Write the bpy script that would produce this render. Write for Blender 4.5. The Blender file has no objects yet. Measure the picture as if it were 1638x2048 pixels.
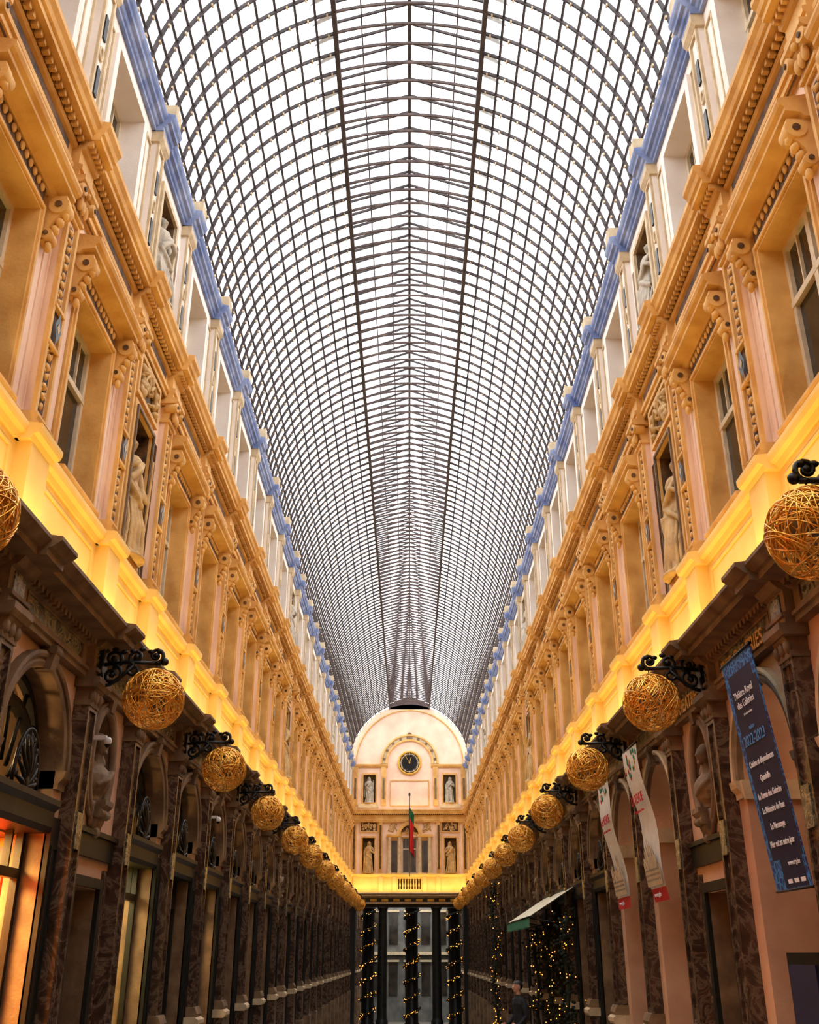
import bpy, math, random
from math import sin, cos, pi, radians, sqrt
from mathutils import Matrix, Vector
random.seed(7)
C = bpy.context
scene = C.scene
try:
    scene.view_settings.view_transform = 'Standard'
    scene.view_settings.look = 'None'
except Exception as e:
    print(e)

# ------------------------------------------------------------------ materials
def lin(c):
    return tuple(((x/255)/12.92 if x/255 <= .04045 else ((x/255+.055)/1.055)**2.4) for x in c)+(1,)
MATS = {}
def mat(name, c1, c2=None, scale=3, rough=.7, metal=0, bump=.15, bscale=30, spec=.4, detail=6, emis=None, es=0, lo=.35, hi=.7):
    m = bpy.data.materials.new(name); m.use_nodes = True
    nt = m.node_tree; b = nt.nodes['Principled BSDF']
    b.inputs['Roughness'].default_value = rough
    b.inputs['Metallic'].default_value = metal
    b.inputs['Specular IOR Level'].default_value = spec
    geo = nt.nodes.new('ShaderNodeNewGeometry')
    n = nt.nodes.new('ShaderNodeTexNoise'); n.inputs['Scale'].default_value = scale; n.inputs['Detail'].default_value = detail
    nt.links.new(geo.outputs['Position'], n.inputs['Vector'])
    r = nt.nodes.new('ShaderNodeValToRGB')
    r.color_ramp.elements[0].position = lo; r.color_ramp.elements[1].position = hi
    r.color_ramp.elements[0].color = lin(c1); r.color_ramp.elements[1].color = lin(c2 or c1)
    nt.links.new(n.outputs['Fac'], r.inputs['Fac'])
    nt.links.new(r.outputs['Color'], b.inputs['Base Color'])
    if bump:
        n2 = nt.nodes.new('ShaderNodeTexNoise'); n2.inputs['Scale'].default_value = bscale; n2.inputs['Detail'].default_value = 3
        nt.links.new(geo.outputs['Position'], n2.inputs['Vector'])
        bp = nt.nodes.new('ShaderNodeBump'); bp.inputs['Strength'].default_value = bump; bp.inputs['Distance'].default_value = .02
        nt.links.new(n2.outputs['Fac'], bp.inputs['Height']); nt.links.new(bp.outputs['Normal'], b.inputs['Normal'])
    if emis:
        b.inputs['Emission Color'].default_value = lin(emis); b.inputs['Emission Strength'].default_value = es
        if es > 0: m.cycles.emission_sampling = 'NONE'
    MATS[name] = m
    return m
def marble(name, cols, scale=2.5, rough=.25):
    m = bpy.data.materials.new(name); m.use_nodes = True
    nt = m.node_tree; b = nt.nodes['Principled BSDF']; b.inputs['Roughness'].default_value = rough
    geo = nt.nodes.new('ShaderNodeNewGeometry')
    n = nt.nodes.new('ShaderNodeTexNoise'); n.inputs['Scale'].default_value = scale; n.inputs['Detail'].default_value = 9
    n.inputs['Distortion'].default_value = 1.6; n.inputs['Roughness'].default_value = .65
    nt.links.new(geo.outputs['Position'], n.inputs['Vector'])
    r = nt.nodes.new('ShaderNodeValToRGB'); cr = r.color_ramp
    ps = [.3, .44, .5, .54, .66]
    cr.elements[0].position = ps[0]; cr.elements[0].color = lin(cols[0])
    cr.elements[1].position = ps[-1]; cr.elements[1].color = lin(cols[-1])
    for p, c in zip(ps[1:-1], cols[1:-1]):
        e = cr.elements.new(p); e.color = lin(c)
    nt.links.new(n.outputs['Fac'], r.inputs['Fac']); nt.links.new(r.outputs['Color'], b.inputs['Base Color'])
    MATS[name] = m
mat('peach_plaster', (228,192,166), (245,215,190), 1.2)
mat('ochre_stone', (202,150,78), (232,186,112), 2.5, bump=.25)
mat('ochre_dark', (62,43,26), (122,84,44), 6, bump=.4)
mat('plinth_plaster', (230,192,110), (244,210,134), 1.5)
mat('attic_plaster', (230,218,206), (244,236,228), 1.5)
mat('cornice_blue_cast', (98,118,168), (150,164,198), 3)  # blue light falling on the attic cornice, painted into its base colour
mat('tan_plaster', (190,148,120), (214,176,146), 1.5)
mat('brown_stone', (98,76,56), (140,114,84), 3, bump=.25)
mat('cream_stone', (186,164,130), (214,194,158), 5, bump=.3)
marble('brown_marble', [(42,30,25),(62,46,37),(110,92,76),(74,54,44),(46,34,28)], 2.4)
marble('grey_marble', [(40,44,44),(90,90,80),(150,140,110),(70,74,72),(46,44,42)], 4)
mat('statue_stone', (176,142,92), (214,178,120), 5, bump=.3)
mat('bust_stone', (104,84,64), (146,122,94), 5, bump=.3)
mat('statue_pale', (160,150,134), (200,190,172), 5, bump=.2)
mat('iron_black', (12,11,11), (20,18,18), 8, rough=.4, metal=.3, bump=.1)
mat('shop_frame', (18,19,18), (32,32,28), 4, rough=.45, bump=0, spec=.35)
mat('window_frame', (206,190,160), (228,214,186), 6)
mat('gold_wicker', (230,156,50), (255,214,110), 14, rough=.24, metal=.75, bump=0)
mat('steel_rib', (40,30,30), (70,58,56), 6, rough=.6, bump=0)
mat('steel_rust', (58,44,42), (100,82,76), 6, rough=.6, bump=0)
mat('gold_letter', (190,140,40), (220,170,70), 6, rough=.35, metal=.3, bump=0)
mat('dark_void', (12,9,7), (18,14,10), 2, rough=.9, bump=0)
mat('shop_inner', (70,52,32), (104,78,48), 1.2, rough=.8, bump=0)
mat('orange_wall', (246,160,50), (252,186,80), 1, rough=.6, bump=0)
mat('red_panel', (200,30,14), (220,50,20), 1, rough=.4, bump=0)
mat('yellow_wall', (210,190,110), (226,206,130), 1, rough=.6, bump=0)
mat('frosted_pane', (186,190,190), (224,226,226), 10, rough=.4, bump=0)
mat('fairy_bulb', (255,190,90), None, 1, emis=(255,160,60), es=4, bump=0)
mat('garland_green', (16,22,12), (30,40,18), 20, rough=.8)
mat('awning_cream', (206,200,170), (224,218,190), 4)
mat('awning_green', (20,110,84), (30,130,100), 4)
mat('clock_dark', (54,44,34), (74,60,46), 5, rough=.5)
mat('white_plastic', (225,225,225), None, 5, rough=.3, bump=0)
mat('banner_white', (206,202,192), (224,222,214), 6)
mat('banner_red', (170,20,26), (190,30,34), 6)
mat('text_white', (236,238,245), None, 1, bump=0)
mat('text_cyan', (90,150,215), None, 1, bump=0)
mat('text_red', (190,24,30), None, 1, bump=0)
mat('flag_green', (16,84,40), (22,96,50), 2)
mat('flag_red', (204,24,20), (220,38,28), 2)
mat('skin', (196,140,112), (208,152,124), 20, rough=.5, bump=0)
mat('hair', (20,14,11), (30,22,17), 60, rough=.6)
mat('jacket', (22,24,30), (36,38,46), 12, rough=.8)
mat('trousers', (26,30,42), (34,38,50), 12, rough=.8)
mat('street_facade', (84,84,80), (116,114,106), 1.3)
def glass_mat(name, col, rough, fac):
    m = bpy.data.materials.new(name); m.use_nodes = True
    nt = m.node_tree; nt.nodes.clear()
    o = nt.nodes.new('ShaderNodeOutputMaterial'); t = nt.nodes.new('ShaderNodeBsdfTransparent'); t.inputs[0].default_value = col
    g = nt.nodes.new('ShaderNodeBsdfGlossy'); g.inputs['Roughness'].default_value = rough
    x = nt.nodes.new('ShaderNodeMixShader'); f = nt.nodes.new('ShaderNodeFresnel'); f.inputs[0].default_value = 1.3
    mm = nt.nodes.new('ShaderNodeMath'); mm.operation = 'MULTIPLY'; mm.inputs[1].default_value = fac
    nt.links.new(f.outputs[0], mm.inputs[0]); nt.links.new(mm.outputs[0], x.inputs[0])
    nt.links.new(t.outputs[0], x.inputs[1]); nt.links.new(g.outputs[0], x.inputs[2]); nt.links.new(x.outputs[0], o.inputs[0])
    MATS[name] = m
glass_mat('shop_glass', (.85,.85,.82,1), .03, .8)
glass_mat('roof_glass', (.97,.97,.98,1), .1, .5)
mat('dark_glass', (34,30,26), (60,54,46), 1.2, rough=.08, bump=0, spec=.6)
m = bpy.data.materials.new('banner_blue'); m.use_nodes = True; nt = m.node_tree; b = nt.nodes['Principled BSDF']
b.inputs['Roughness'].default_value = .6
tc = nt.nodes.new('ShaderNodeTexCoord'); v = nt.nodes.new('ShaderNodeTexVoronoi'); v.inputs['Scale'].default_value = 14
v.feature = 'DISTANCE_TO_EDGE'
nt.links.new(tc.outputs['Object'], v.inputs['Vector'])
r = nt.nodes.new('ShaderNodeValToRGB'); r.color_ramp.elements[0].position = .05; r.color_ramp.elements[1].position = .14
r.color_ramp.elements[0].color = lin((50,130,205)); r.color_ramp.elements[1].color = lin((14,48,116))
nt.links.new(v.outputs['Distance'], r.inputs['Fac']); nt.links.new(r.outputs['Color'], b.inputs['Base Color'])
MATS['banner_blue'] = m
mat('banner_navy', (14,17,54), (20,25,68), 3, rough=.6, bump=0)
m = bpy.data.materials.new('stone_floor'); m.use_nodes = True; nt = m.node_tree; b = nt.nodes['Principled BSDF']
b.inputs['Roughness'].default_value = .3
geo = nt.nodes.new('ShaderNodeNewGeometry'); br = nt.nodes.new('ShaderNodeTexBrick')
br.inputs['Scale'].default_value = 1.4; br.inputs['Color1'].default_value = lin((110,100,90)); br.inputs['Color2'].default_value = lin((130,120,108)); br.inputs['Mortar'].default_value = lin((48,45,42))
br.inputs['Mortar Size'].default_value = .01
nt.links.new(geo.outputs['Position'], br.inputs['Vector']); nt.links.new(br.outputs['Color'], b.inputs['Base Color'])
MATS['stone_floor'] = m

# ------------------------------------------------------------------ mesh builder
class MB:
    def __init__(s): s.v = []; s.f = []; s.m = []; s.s = []
    def face(s, pts, mt, smooth=False):
        i = len(s.v); s.v += [tuple(p) for p in pts]; s.f.append(tuple(range(i, i+len(pts)))); s.m.append(mt); s.s.append(smooth)
    def grid(s, rows, mt, closed_u=False, smooth=True, caps=False):
        i0 = len(s.v); n = len(rows[0])
        for r_ in rows: s.v += [tuple(p) for p in r_]
        for a in range(len(rows)-1):
            for b_ in range(n if closed_u else n-1):
                c = (b_+1) % n
                s.f.append((i0+a*n+b_, i0+a*n+c, i0+(a+1)*n+c, i0+(a+1)*n+b_)); s.m.append(mt); s.s.append(smooth)
        if caps:
            s.f.append(tuple(i0+k for k in range(n))[::-1]); s.m.append(mt); s.s.append(False)
            e = i0+(len(rows)-1)*n
            s.f.append(tuple(e+k for k in range(n))); s.m.append(mt); s.s.append(False)
    def box(s, x0, x1, y0, y1, z0, z1, mt):
        i = len(s.v)
        s.v += [(x0,y0,z0),(x1,y0,z0),(x1,y1,z0),(x0,y1,z0),(x0,y0,z1),(x1,y0,z1),(x1,y1,z1),(x0,y1,z1)]
        for q in ((0,3,2,1),(4,5,6,7),(0,1,5,4),(1,2,6,5),(2,3,7,6),(3,0,4,7)):
            s.f.append(tuple(i+k for k in q)); s.m.append(mt); s.s.append(False)
    def prism(s, poly, u0, u1, mt):
        i = len(s.v); n = len(poly)
        s.v += [(p[0], u0, p[1]) for p in poly]+[(p[0], u1, p[1]) for p in poly]
        for k in range(n):
            l = (k+1) % n
            s.f.append((i+k, i+l, i+n+l, i+n+k)); s.m.append(mt[k] if isinstance(mt, list) else mt); s.s.append(False)
        mm = mt[0] if isinstance(mt, list) else mt
        s.f.append(tuple(i+k for k in range(n))[::-1]); s.m.append(mm); s.s.append(False)
        s.f.append(tuple(i+n+k for k in range(n))); s.m.append(mm); s.s.append(False)
    def tube(s, pts, rad, mt, sides=6, closed=False):
        pts = [Vector(p) for p in pts]; n = len(pts); rows = []
        up = Vector((0.13, 0.31, .94)).normalized()
        prev = None
        for i, p in enumerate(pts):
            a = pts[i-1] if (i > 0 or closed) else p; b_ = pts[(i+1) % n] if (i < n-1 or closed) else p
            t = (b_-a)
            if t.length < 1e-9: t = Vector((0,0,1))
            t.normalize()
            if prev is None:
                x = t.cross(up)
                if x.length < .1: x = t.cross(Vector((1,0,0)))
            else:
                x = prev-t*prev.dot(t)
                if x.length < 1e-6: x = t.cross(up)
            x.normalize(); prev = x; y = t.cross(x)
            r_ = rad[i] if isinstance(rad, (list, tuple)) else rad
            rows.append([p+(x*cos(2*pi*k/sides)+y*sin(2*pi*k/sides))*r_ for k in range(sides)])
        if closed: rows.append(rows[0]); s.grid(rows, mt, True)
        else: s.grid(rows, mt, True, caps=True)
    def lathe(s, prof, cx, cy, mt, segs=16, sy=1):
        rows = [[(cx+r_*cos(2*pi*k/segs), cy+r_*sy*sin(2*pi*k/segs), z) for k in range(segs)] for r_, z in prof]
        s.grid(rows, mt, True, caps=True)
    def ell(s, c, r_, mt, segs=10, rings=7, M=None):
        rows = []
        for a in range(rings+1):
            th = -pi/2+pi*a/rings
            row = []
            for k in range(segs):
                p = Vector((r_[0]*max(cos(th), .001)*cos(2*pi*k/segs), r_[1]*max(cos(th), .001)*sin(2*pi*k/segs), r_[2]*sin(th)))
                if M: p = M @ p
                row.append((c[0]+p[0], c[1]+p[1], c[2]+p[2]))
            rows.append(row)
        s.grid(rows, mt, True)
    def cylu(s, n, z, r_, u0, u1, mt, segs=14):
        s.tube([(n, u0, z), (n, u1, z)], r_, mt, segs)
    def mesh(s, name):
        me = bpy.data.meshes.new(name); me.from_pydata(s.v, [], s.f)
        names = sorted(set(s.m)); idx = {k: j for j, k in enumerate(names)}
        for k in names: me.materials.append(MATS[k])
        me.polygons.foreach_set('material_index', [idx[k] for k in s.m])
        me.polygons.foreach_set('use_smooth', s.s)
        me.update(); return me
def obj(name, me, parent=None, M=None):
    o = bpy.data.objects.new(name, me); C.collection.objects.link(o)
    if parent: o.parent = parent
    if M is not None: o.matrix_local = M
    return o
def empty(name, M=None):
    o = bpy.data.objects.new(name, None); C.collection.objects.link(o)
    o.empty_display_size = .2
    if M is not None: o.matrix_world = M
    return o

def off(prof, d): return [(n+d if n > 0 else n, z) for n, z in prof]
PROF_G = [(-.1,5.25),(.12,5.25),(.12,5.31),(.15,5.32),(.15,5.36),(.1,5.37),(.1,5.6),(.15,5.62),(.2,5.67),(.22,5.7),(.42,5.71),(.42,5.78),(.46,5.79),(.5,5.82),(.55,5.86),(.55,5.9),(.1,5.96),(-.1,5.98)]
PROF_P = [(-.1,6.93),(.07,6.93),(.1,6.98),(.15,7.0),(.17,7.05),(.17,7.1),(-.1,7.14)]
PROF_U = [(-.1,10.4),(.09,10.4),(.09,10.48),(.12,10.49),(.12,10.56),(.07,10.58),(.07,10.78),(.11,10.8),(.13,10.84),(.13,10.92),(.28,10.93),(.28,11.0),(.31,11.02),(.33,11.08),(.37,11.13),(.37,11.2),(-.1,11.28)]
PROF_A = [(-.1,13.9),(.06,13.9),(.06,13.96),(.09,13.98),(.11,14.03),(.16,14.05),(.17,14.1),(.2,14.13),(.22,14.17),(.22,14.22),(-.1,14.3)]

def proj(c, p, rect):
    u0, u1, z0, z1 = rect; dx = p[0]-c[0]; dz = p[1]-c[1]; best = None
    for sd, (d, lim) in enumerate(((dx, u1-c[0]), (dz, z1-c[1]), (-dx, c[0]-u0), (-dz, c[1]-z0))):
        if d > 1e-9:
            t = lim/d
            if best is None or t < best[0]: best = (t, sd)
    return (c[0]+dx*best[0], c[1]+dz*best[0]), best[1]
def hole_wall(mb, n0, rect, pts, c, mt, closed=True):
    u0, u1, z0, z1 = rect
    corners = {frozenset((0,1)):(u1,z1), frozenset((1,2)):(u0,z1), frozenset((2,3)):(u0,z0), frozenset((3,0)):(u1,z0)}
    N = len(pts)
    for i in range(N if closed else N-1):
        a = pts[i]; b_ = pts[(i+1) % N]
        pa, sa = proj(c, a, rect); pb, sb = proj(c, b_, rect)
        poly = [a, pa]
        if sa != sb and frozenset((sa, sb)) in corners: poly.append(corners[frozenset((sa, sb))])
        poly += [pb, b_]
        mb.face([(n0, p[0], p[1]) for p in poly], mt)
def arc(cu, cz, r_, a0, a1, n): return [(cu+r_*cos(a0+(a1-a0)*k/n), cz+r_*sin(a0+(a1-a0)*k/n)) for k in range(n+1)]
def reveal(mb, pts, n0, n1, mt, closed=False, smooth=True):
    rows = [[(n0, p[0], p[1]) for p in pts], [(n1, p[0], p[1]) for p in pts]]
    mb.grid(rows, mt, closed, smooth)
def ring(mb, cu, cz, r0, r1, n0, n1, a0, a1, mt, seg=24):
    A = arc(cu, cz, r0, a0, a1, seg); B = arc(cu, cz, r1, a0, a1, seg)
    rm = (r0+r1)/2; Cc = arc(cu, cz, rm, a0, a1, seg)
    mb.grid([[(n0,)+p for p in A], [(n1,)+p for p in A], [(n1+.015,)+p for p in Cc], [(n1,)+p for p in B], [(n0,)+p for p in B]], mt, False, False)
def frame(mb, u0, u1, z0, z1, w, n0, n1, mt):
    mb.box(n0, n1, u0, u1, z1-w, z1, mt); mb.box(n0, n1, u0, u1, z0, z0+w, mt)
    mb.box(n0, n1, u0, u0+w, z0+w, z1-w, mt); mb.box(n0, n1, u1-w, u1, z0+w, z1-w, mt)
def rect_hole(mb, n, rect, hole, mt, depth, mt2):
    u0, u1, z0, z1 = rect; a, b_, c, d = hole
    for q in ((u0,a,z0,z1),(b_,u1,z0,z1),(a,b_,z0,c),(a,b_,d,z1)):
        if q[1]-q[0] > 1e-6 and q[3]-q[2] > 1e-6:
            mb.face([(n,q[0],q[2]),(n,q[1],q[2]),(n,q[1],q[3]),(n,q[0],q[3])], mt)
    reveal(mb, [(a,c),(b_,c),(b_,d),(a,d)], n, n-depth, mt2, True, False)
def console(mb, u, z0, z1, n1, w, mt):
    h = z1-z0
    poly = [(-.02,z1),(n1,z1),(n1+.01,z1-.12*h),(n1*.98,z1-.3*h),(n1*.75,z1-.45*h),(n1*.5,z1-.62*h),(n1*.4,z1-.75*h),(n1*.45,z1-.9*h),(n1*.3,z0),(-.02,z0)]
    mb.prism(poly, u-w/2, u+w/2, mt)
    mb.cylu(n1*.72, z1-.22*h, .19*h, u-w/2-.02, u+w/2+.02, mt, 12)
    mb.cylu(n1*.36, z0+.14*h, .12*h, u-w/2-.015, u+w/2+.015, mt, 10)
    mb.cylu(n1*.72, z1-.22*h, .07*h, u-w/2-.035, u+w/2+.035, 'ochre_dark', 8)
    mb.cylu(n1*.36, z0+.14*h, .05*h, u-w/2-.03, u+w/2+.03, 'ochre_dark', 8)
    for k in range(3):
        mb.ell((n1*(.9-.16*k), u, z1-h*(.35+.17*k)), (.05, w*.42, .1*h), mt, 8, 5)
    mb.ell((n1*.4, u, z0-.04), (.04, w*.35, .07), mt, 8, 5)

def relief(mb, u0, u1, z0, z1, n, mt, seed, cnt=26):
    rr = random.Random(seed)
    for k in range(cnt):
        r0 = rr.uniform(.04, .1)
        mb.ell((n+.01, rr.uniform(u0+.08, u1-.08), rr.uniform(z0+.06, z1-.06)), (rr.uniform(.03, .09), r0*rr.uniform(.5, 1.2), r0*rr.uniform(.5, 1.3)), mt, 8, 5)
    cz = (z0+z1)/2; cu = (u0+u1)/2
    for sgn in (-1, 1):
        pts = [(n+.03+.02*sin(t*4), cu+sgn*(.04+(u1-u0)*.4*t), cz+(z1-z0)*.25*sin(t*5)) for t in [k/12 for k in range(13)]]
        mb.tube(pts, [.035*(1-.5*k/12) for k in range(13)], mt, 6)

# ---- pilaster stack
def make_pilaster():
    mb = MB()
    mb.box(-.05,.3,-.27,.27,-4,.16,'brown_stone'); mb.box(-.05,.26,-.24,.24,.16,1.05,'brown_marble')
    mb.prism([(-.05,1.05),(.27,1.05),(.31,1.1),(.31,1.16),(.25,1.2),(-.05,1.2)], -.27,.27,'cream_stone')
    mb.prism([(-.05,1.2),(.25,1.2),(.27,1.25),(.25,1.3),(.22,1.36),(-.05,1.36)], -.22,.22,'brown_stone')
    mb.box(-.05,.15,-.17,.17,1.36,4.92,'brown_marble')
    frame(mb,-.17,.17,1.36,4.92,.05,.14,.185,'brown_marble')
    mb.box(.14,.2,-.1,.1,3.3,3.7,'grey_marble')
    mb.box(-.05,.2,-.19,.19,4.92,4.98,'brown_stone')
    mb.prism([(-.05,4.98),(.17,4.98),(.19,5.05),(.24,5.13),(-.05,5.13)], -.17,.17,'brown_stone')
    mb.prism([(-.05,5.13),(.26,5.13),(.3,5.18),(.3,5.25),(-.05,5.25)], -.25,.25,'brown_stone')
    for u in (-.14,0,.14): mb.ell((.2,u,5.03),(.05,.05,.08),'brown_stone',8,5)
    mb.prism(off(PROF_G,.1), -.24,.24,'brown_stone')
    mb.box(.15,.215,-.14,.14,5.39,5.58,'grey_marble')
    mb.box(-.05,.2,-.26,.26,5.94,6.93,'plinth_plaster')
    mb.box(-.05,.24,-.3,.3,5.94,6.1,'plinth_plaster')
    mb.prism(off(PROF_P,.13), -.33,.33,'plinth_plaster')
    mb.prism([(-.05,7.1),(.22,7.1),(.22,7.17),(.19,7.2),(.21,7.24),(.17,7.3),(-.05,7.3)], -.24,.24,'ochre_stone')
    mb.box(-.05,.1,-.17,.17,7.3,9.98,'peach_plaster')
    frame(mb,-.18,.18,7.3,9.98,.055,.09,.14,'ochre_stone')
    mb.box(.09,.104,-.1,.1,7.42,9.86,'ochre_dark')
    zc, h = 8.45,.13
    mb.face([(.16,0,zc-h-.06),(.16,.1,zc),(.16,0,zc+h+.06),(.16,-.1,zc)],'iron_black')
    mb.face([(.165,0,zc-.07),(.165,.045,zc),(.165,0,zc+.07),(.165,-.045,zc)],'cream_stone')
    mb.prism([(.05,zc-.26),(.155,zc-.26),(.155,zc-.22),(.05,zc-.22)],-.15,.15,'ochre_stone')
    mb.prism([(.05,zc+.22),(.155,zc+.22),(.155,zc+.26),(.05,zc+.26)],-.15,.15,'ochre_stone')
    for j in range(20):
        zz = 7.48+j*.12
        if abs(zz-zc) < .24: continue
        w_ = .03+.03*abs(sin(j*1.1))
        mb.ell((.108,0,zz),(.03,w_,.045),'ochre_stone',8,5)
        if j % 2:
            for sg in (-1,1): mb.ell((.106,sg*.06,zz+.05),(.022,.028,.03),'ochre_stone',7,4)
    mb.box(-.05,.17,-.2,.2,9.98,10.03,'ochre_stone')
    mb.prism([(-.05,10.03),(.13,10.03),(.15,10.15),(.22,10.28),(-.05,10.28)], -.17,.17,'ochre_stone')
    for sg in (-1,1):
        mb.tube([(.08,sg*.17,10.24),(.27,sg*.19,10.24)], .075,'ochre_stone',12)
        mb.tube([(.08,sg*.17,10.24),(.29,sg*.19,10.24)], .03,'ochre_dark',8)
    for u in (-.09,0,.09): mb.ell((.2,u,10.12),(.04,.045,.1),'ochre_stone',8,6)
    mb.ell((.24,0,10.3),(.04,.05,.05),'ochre_stone',8,5)
    mb.prism([(-.05,10.3),(.24,10.3),(.28,10.34),(.28,10.4),(-.05,10.4)], -.26,.26,'ochre_stone')
    mb.prism(off(PROF_U,.1), -.25,.25,'ochre_stone')
    for k in range(6): mb.box(.2,.3,-.24+.083*k,-.2+.083*k,10.84,10.92,'ochre_stone')
    mb.prism([(-.05,11.2),(.18,11.2),(.18,11.5),(.13,11.55),(-.05,11.55)], -.22,.22,'attic_plaster')
    mb.box(-.05,.09,-.17,.17,11.55,13.7,'attic_plaster')
    frame(mb,-.17,.17,11.55,13.7,.05,.085,.125,'cream_stone')
    mb.box(.085,.115,-.05,.05,11.9,12.35,'iron_black'); mb.box(.085,.115,-.05,.05,12.85,13.25,'iron_black')
    mb.tube([(.1,.06*cos(t),12.6+.1*sin(t)) for t in [2*pi*k/12 for k in range(12)]], .02,'cream_stone',5,True)
    mb.prism([(-.05,13.7),(.13,13.7),(.18,13.77),(.18,13.9),(-.05,13.9)], -.22,.22,'cream_stone')
    mb.prism(off(PROF_A,.12), -.24,.24,'cornice_blue_cast')
    mb.box(.0,.32,-.16,.16,14.2,14.5,'cream_stone')
    return mb.mesh('pilaster')

AR = .93; ZS = 4.1
def arch_wall(mb, W, depth, jm):
    a = W/2
    for sg in (-1, 1):
        mb.face([(0,sg*a,-4),(0,sg*AR,-4),(0,sg*AR,ZS),(0,sg*a,ZS)],'tan_plaster')
    A = arc(0,ZS,AR,0,pi,28)
    hole_wall(mb,0,(-a,a,ZS,5.3),A,(0,ZS),'tan_plaster',False)
    reveal(mb,[(AR,-4)]+A+[(-AR,-4)],0,-depth,jm)
    ring(mb,0,ZS,AR,AR+.1,0,.07,0,pi,'brown_stone'); ring(mb,0,ZS,AR+.1,AR+.17,0,.1,0,pi,'cream_stone' if jm == 'tan_plaster' else 'brown_stone')
    for sg in (-1,1):
        u0, u1 = sorted((sg*AR, sg*(AR+.24)))
        mb.prism([(-.3,ZS-.2),(.05,ZS-.2),(.05,ZS-.14),(.1,ZS-.08),(.12,ZS),(-.3,ZS)],u0,u1,'cream_stone' if jm == 'tan_plaster' else 'brown_stone')
    mb.prism([(-.02,ZS+AR-.03),(.14,ZS+AR-.03),(.17,ZS+AR+.12),(.19,ZS+AR+.24),(-.02,ZS+AR+.24)],-.08,.08,'brown_stone')
    mb.cylu(.15,ZS+AR+.19,.05,-.1,.1,'brown_stone',10)
    mb.box(.095,.115,-.9,.9,5.39,5.58,'grey_marble')
    frame(mb,-.95,.95,5.375,5.6,.025,.1,.13,'brown_stone')
    for k in range(18): mb.box(.15,.22,-1.1+k*.125,-1.04+k*.125,5.62,5.69,'brown_stone')

def make_shop():
    mb = MB(); arch_wall(mb, 2.8, .4, 'brown_stone')
    mb.prism([(-.45,3.42),(.02,3.42),(.06,3.48),(.06,3.64),(.12,3.7),(.12,3.76),(-.45,3.76)],-AR,AR,'shop_frame')
    n0,n1 = -.3,-.22
    ring(mb,0,ZS-.3,.82,.95,n0,n1,0.35,pi-.35,'shop_frame')
    ring(mb,0,ZS,AR-.09,AR,n0,n1,0,pi,'shop_frame')
    for sg in (-1,1): mb.box(n0,n1,min(sg*AR,sg*(AR-.08)),max(sg*AR,sg*(AR-.08)),-4,ZS,'shop_frame')
    for a in (35,62,90,118,145):
        t = radians(a); mb.tube([(n0+.04,.3*cos(t),3.76+.3*sin(t)),(n0+.04,(AR-.05)*cos(t),ZS-.1+(AR+.03)*sin(t))],.028,'shop_frame',4)
    np_ = .02
    for k in range(9):
        t = radians(10+20*k); R_ = .33+.05*sin(t)
        pts = [(np_+.03*sin(s*pi), R_*s*cos(t)+.03*sin(s*6)*sin(t), 3.78+R_*1.5*s*sin(t)) for s in [j/6 for j in range(7)]]
        mb.tube(pts,[.02,.018,.024,.028,.024,.016,.008],'iron_black',6)
        mb.ell((np_+.01,R_*.85*cos(t),3.8+R_*1.3*sin(t)),(.02,.035,.045),'iron_black',7,5)
    mb.tube([(np_,.35*cos(t),3.78+.6*sin(t)) for t in [pi*k/16 for k in range(17)]],.022,'iron_black',5)
    mb.ell((np_,0,3.85),(.04,.1,.1),'iron_black')
    mb.face([(-.28,-AR,3.7),(-.28,AR,3.7),(-.28,AR,5.05),(-.28,-AR,5.05)],'shop_glass')
    mb.box(n0,n1+.04,-AR,AR,-4,.5,'shop_frame'); frame(mb,-.75,.75,.08,.42,.03,n1+.04,n1+.06,'shop_frame')
    mb.box(n0,n1,-AR,AR,2.95,3.05,'shop_frame'); mb.box(n0,n1,-.03,.03,.5,2.95,'shop_frame')
    for u in (-.55,.55): mb.box(n0,n1,u-.02,u+.02,3.05,3.42,'shop_frame')
    mb.face([(-.27,-AR,.5),(-.27,AR,.5),(-.27,AR,3.42),(-.27,-AR,3.42)],'shop_glass')
    for sg in (-1,1):
        mb.box(-.02,.05,min(sg*.93,sg*1.2),max(sg*.93,sg*1.2),-4,3.6,'shop_frame')
        frame(mb,min(sg*.97,sg*1.17),max(sg*.97,sg*1.17),.2,3.3,.03,.05,.07,'shop_frame')
    return mb.mesh('shopfront_bay')
def make_theatre():
    mb = MB(); arch_wall(mb, 2.8, 1.5, 'tan_plaster')
    for sg in (-1,1):
        mb.prism([(-1.5,ZS-.22),(.03,ZS-.22),(.05,ZS-.14),(.06,ZS),(-1.5,ZS)],min(sg*AR,sg*(AR-.07)),max(sg*AR,sg*(AR-.07)),'cream_stone')
        mb.face([(-1.5,sg*AR,0),(-1.5,sg*1.4,0),(-1.5,sg*1.4,5.3),(-1.5,sg*AR,5.3)],'tan_plaster')
    mb.box(-2.6,-2.5,-1.4,1.4,0,5.3,'tan_plaster')
    mb.box(-2.5,-2.42,-.8,.8,0,3.2,'shop_frame'); frame(mb,-.86,.86,0,3.26,.07,-2.5,-2.38,'brown_stone')
    mb.box(-2.42,-2.4,-.7,-.05,.9,3.0,'dark_glass'); mb.box(-2.42,-2.4,.05,.7,.9,3.0,'dark_glass')
    mb.box(-2.6,-1.5,-1.4,1.4,5.2,5.3,'tan_plaster')
    return mb.mesh('theatre_arch_bay')
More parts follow.
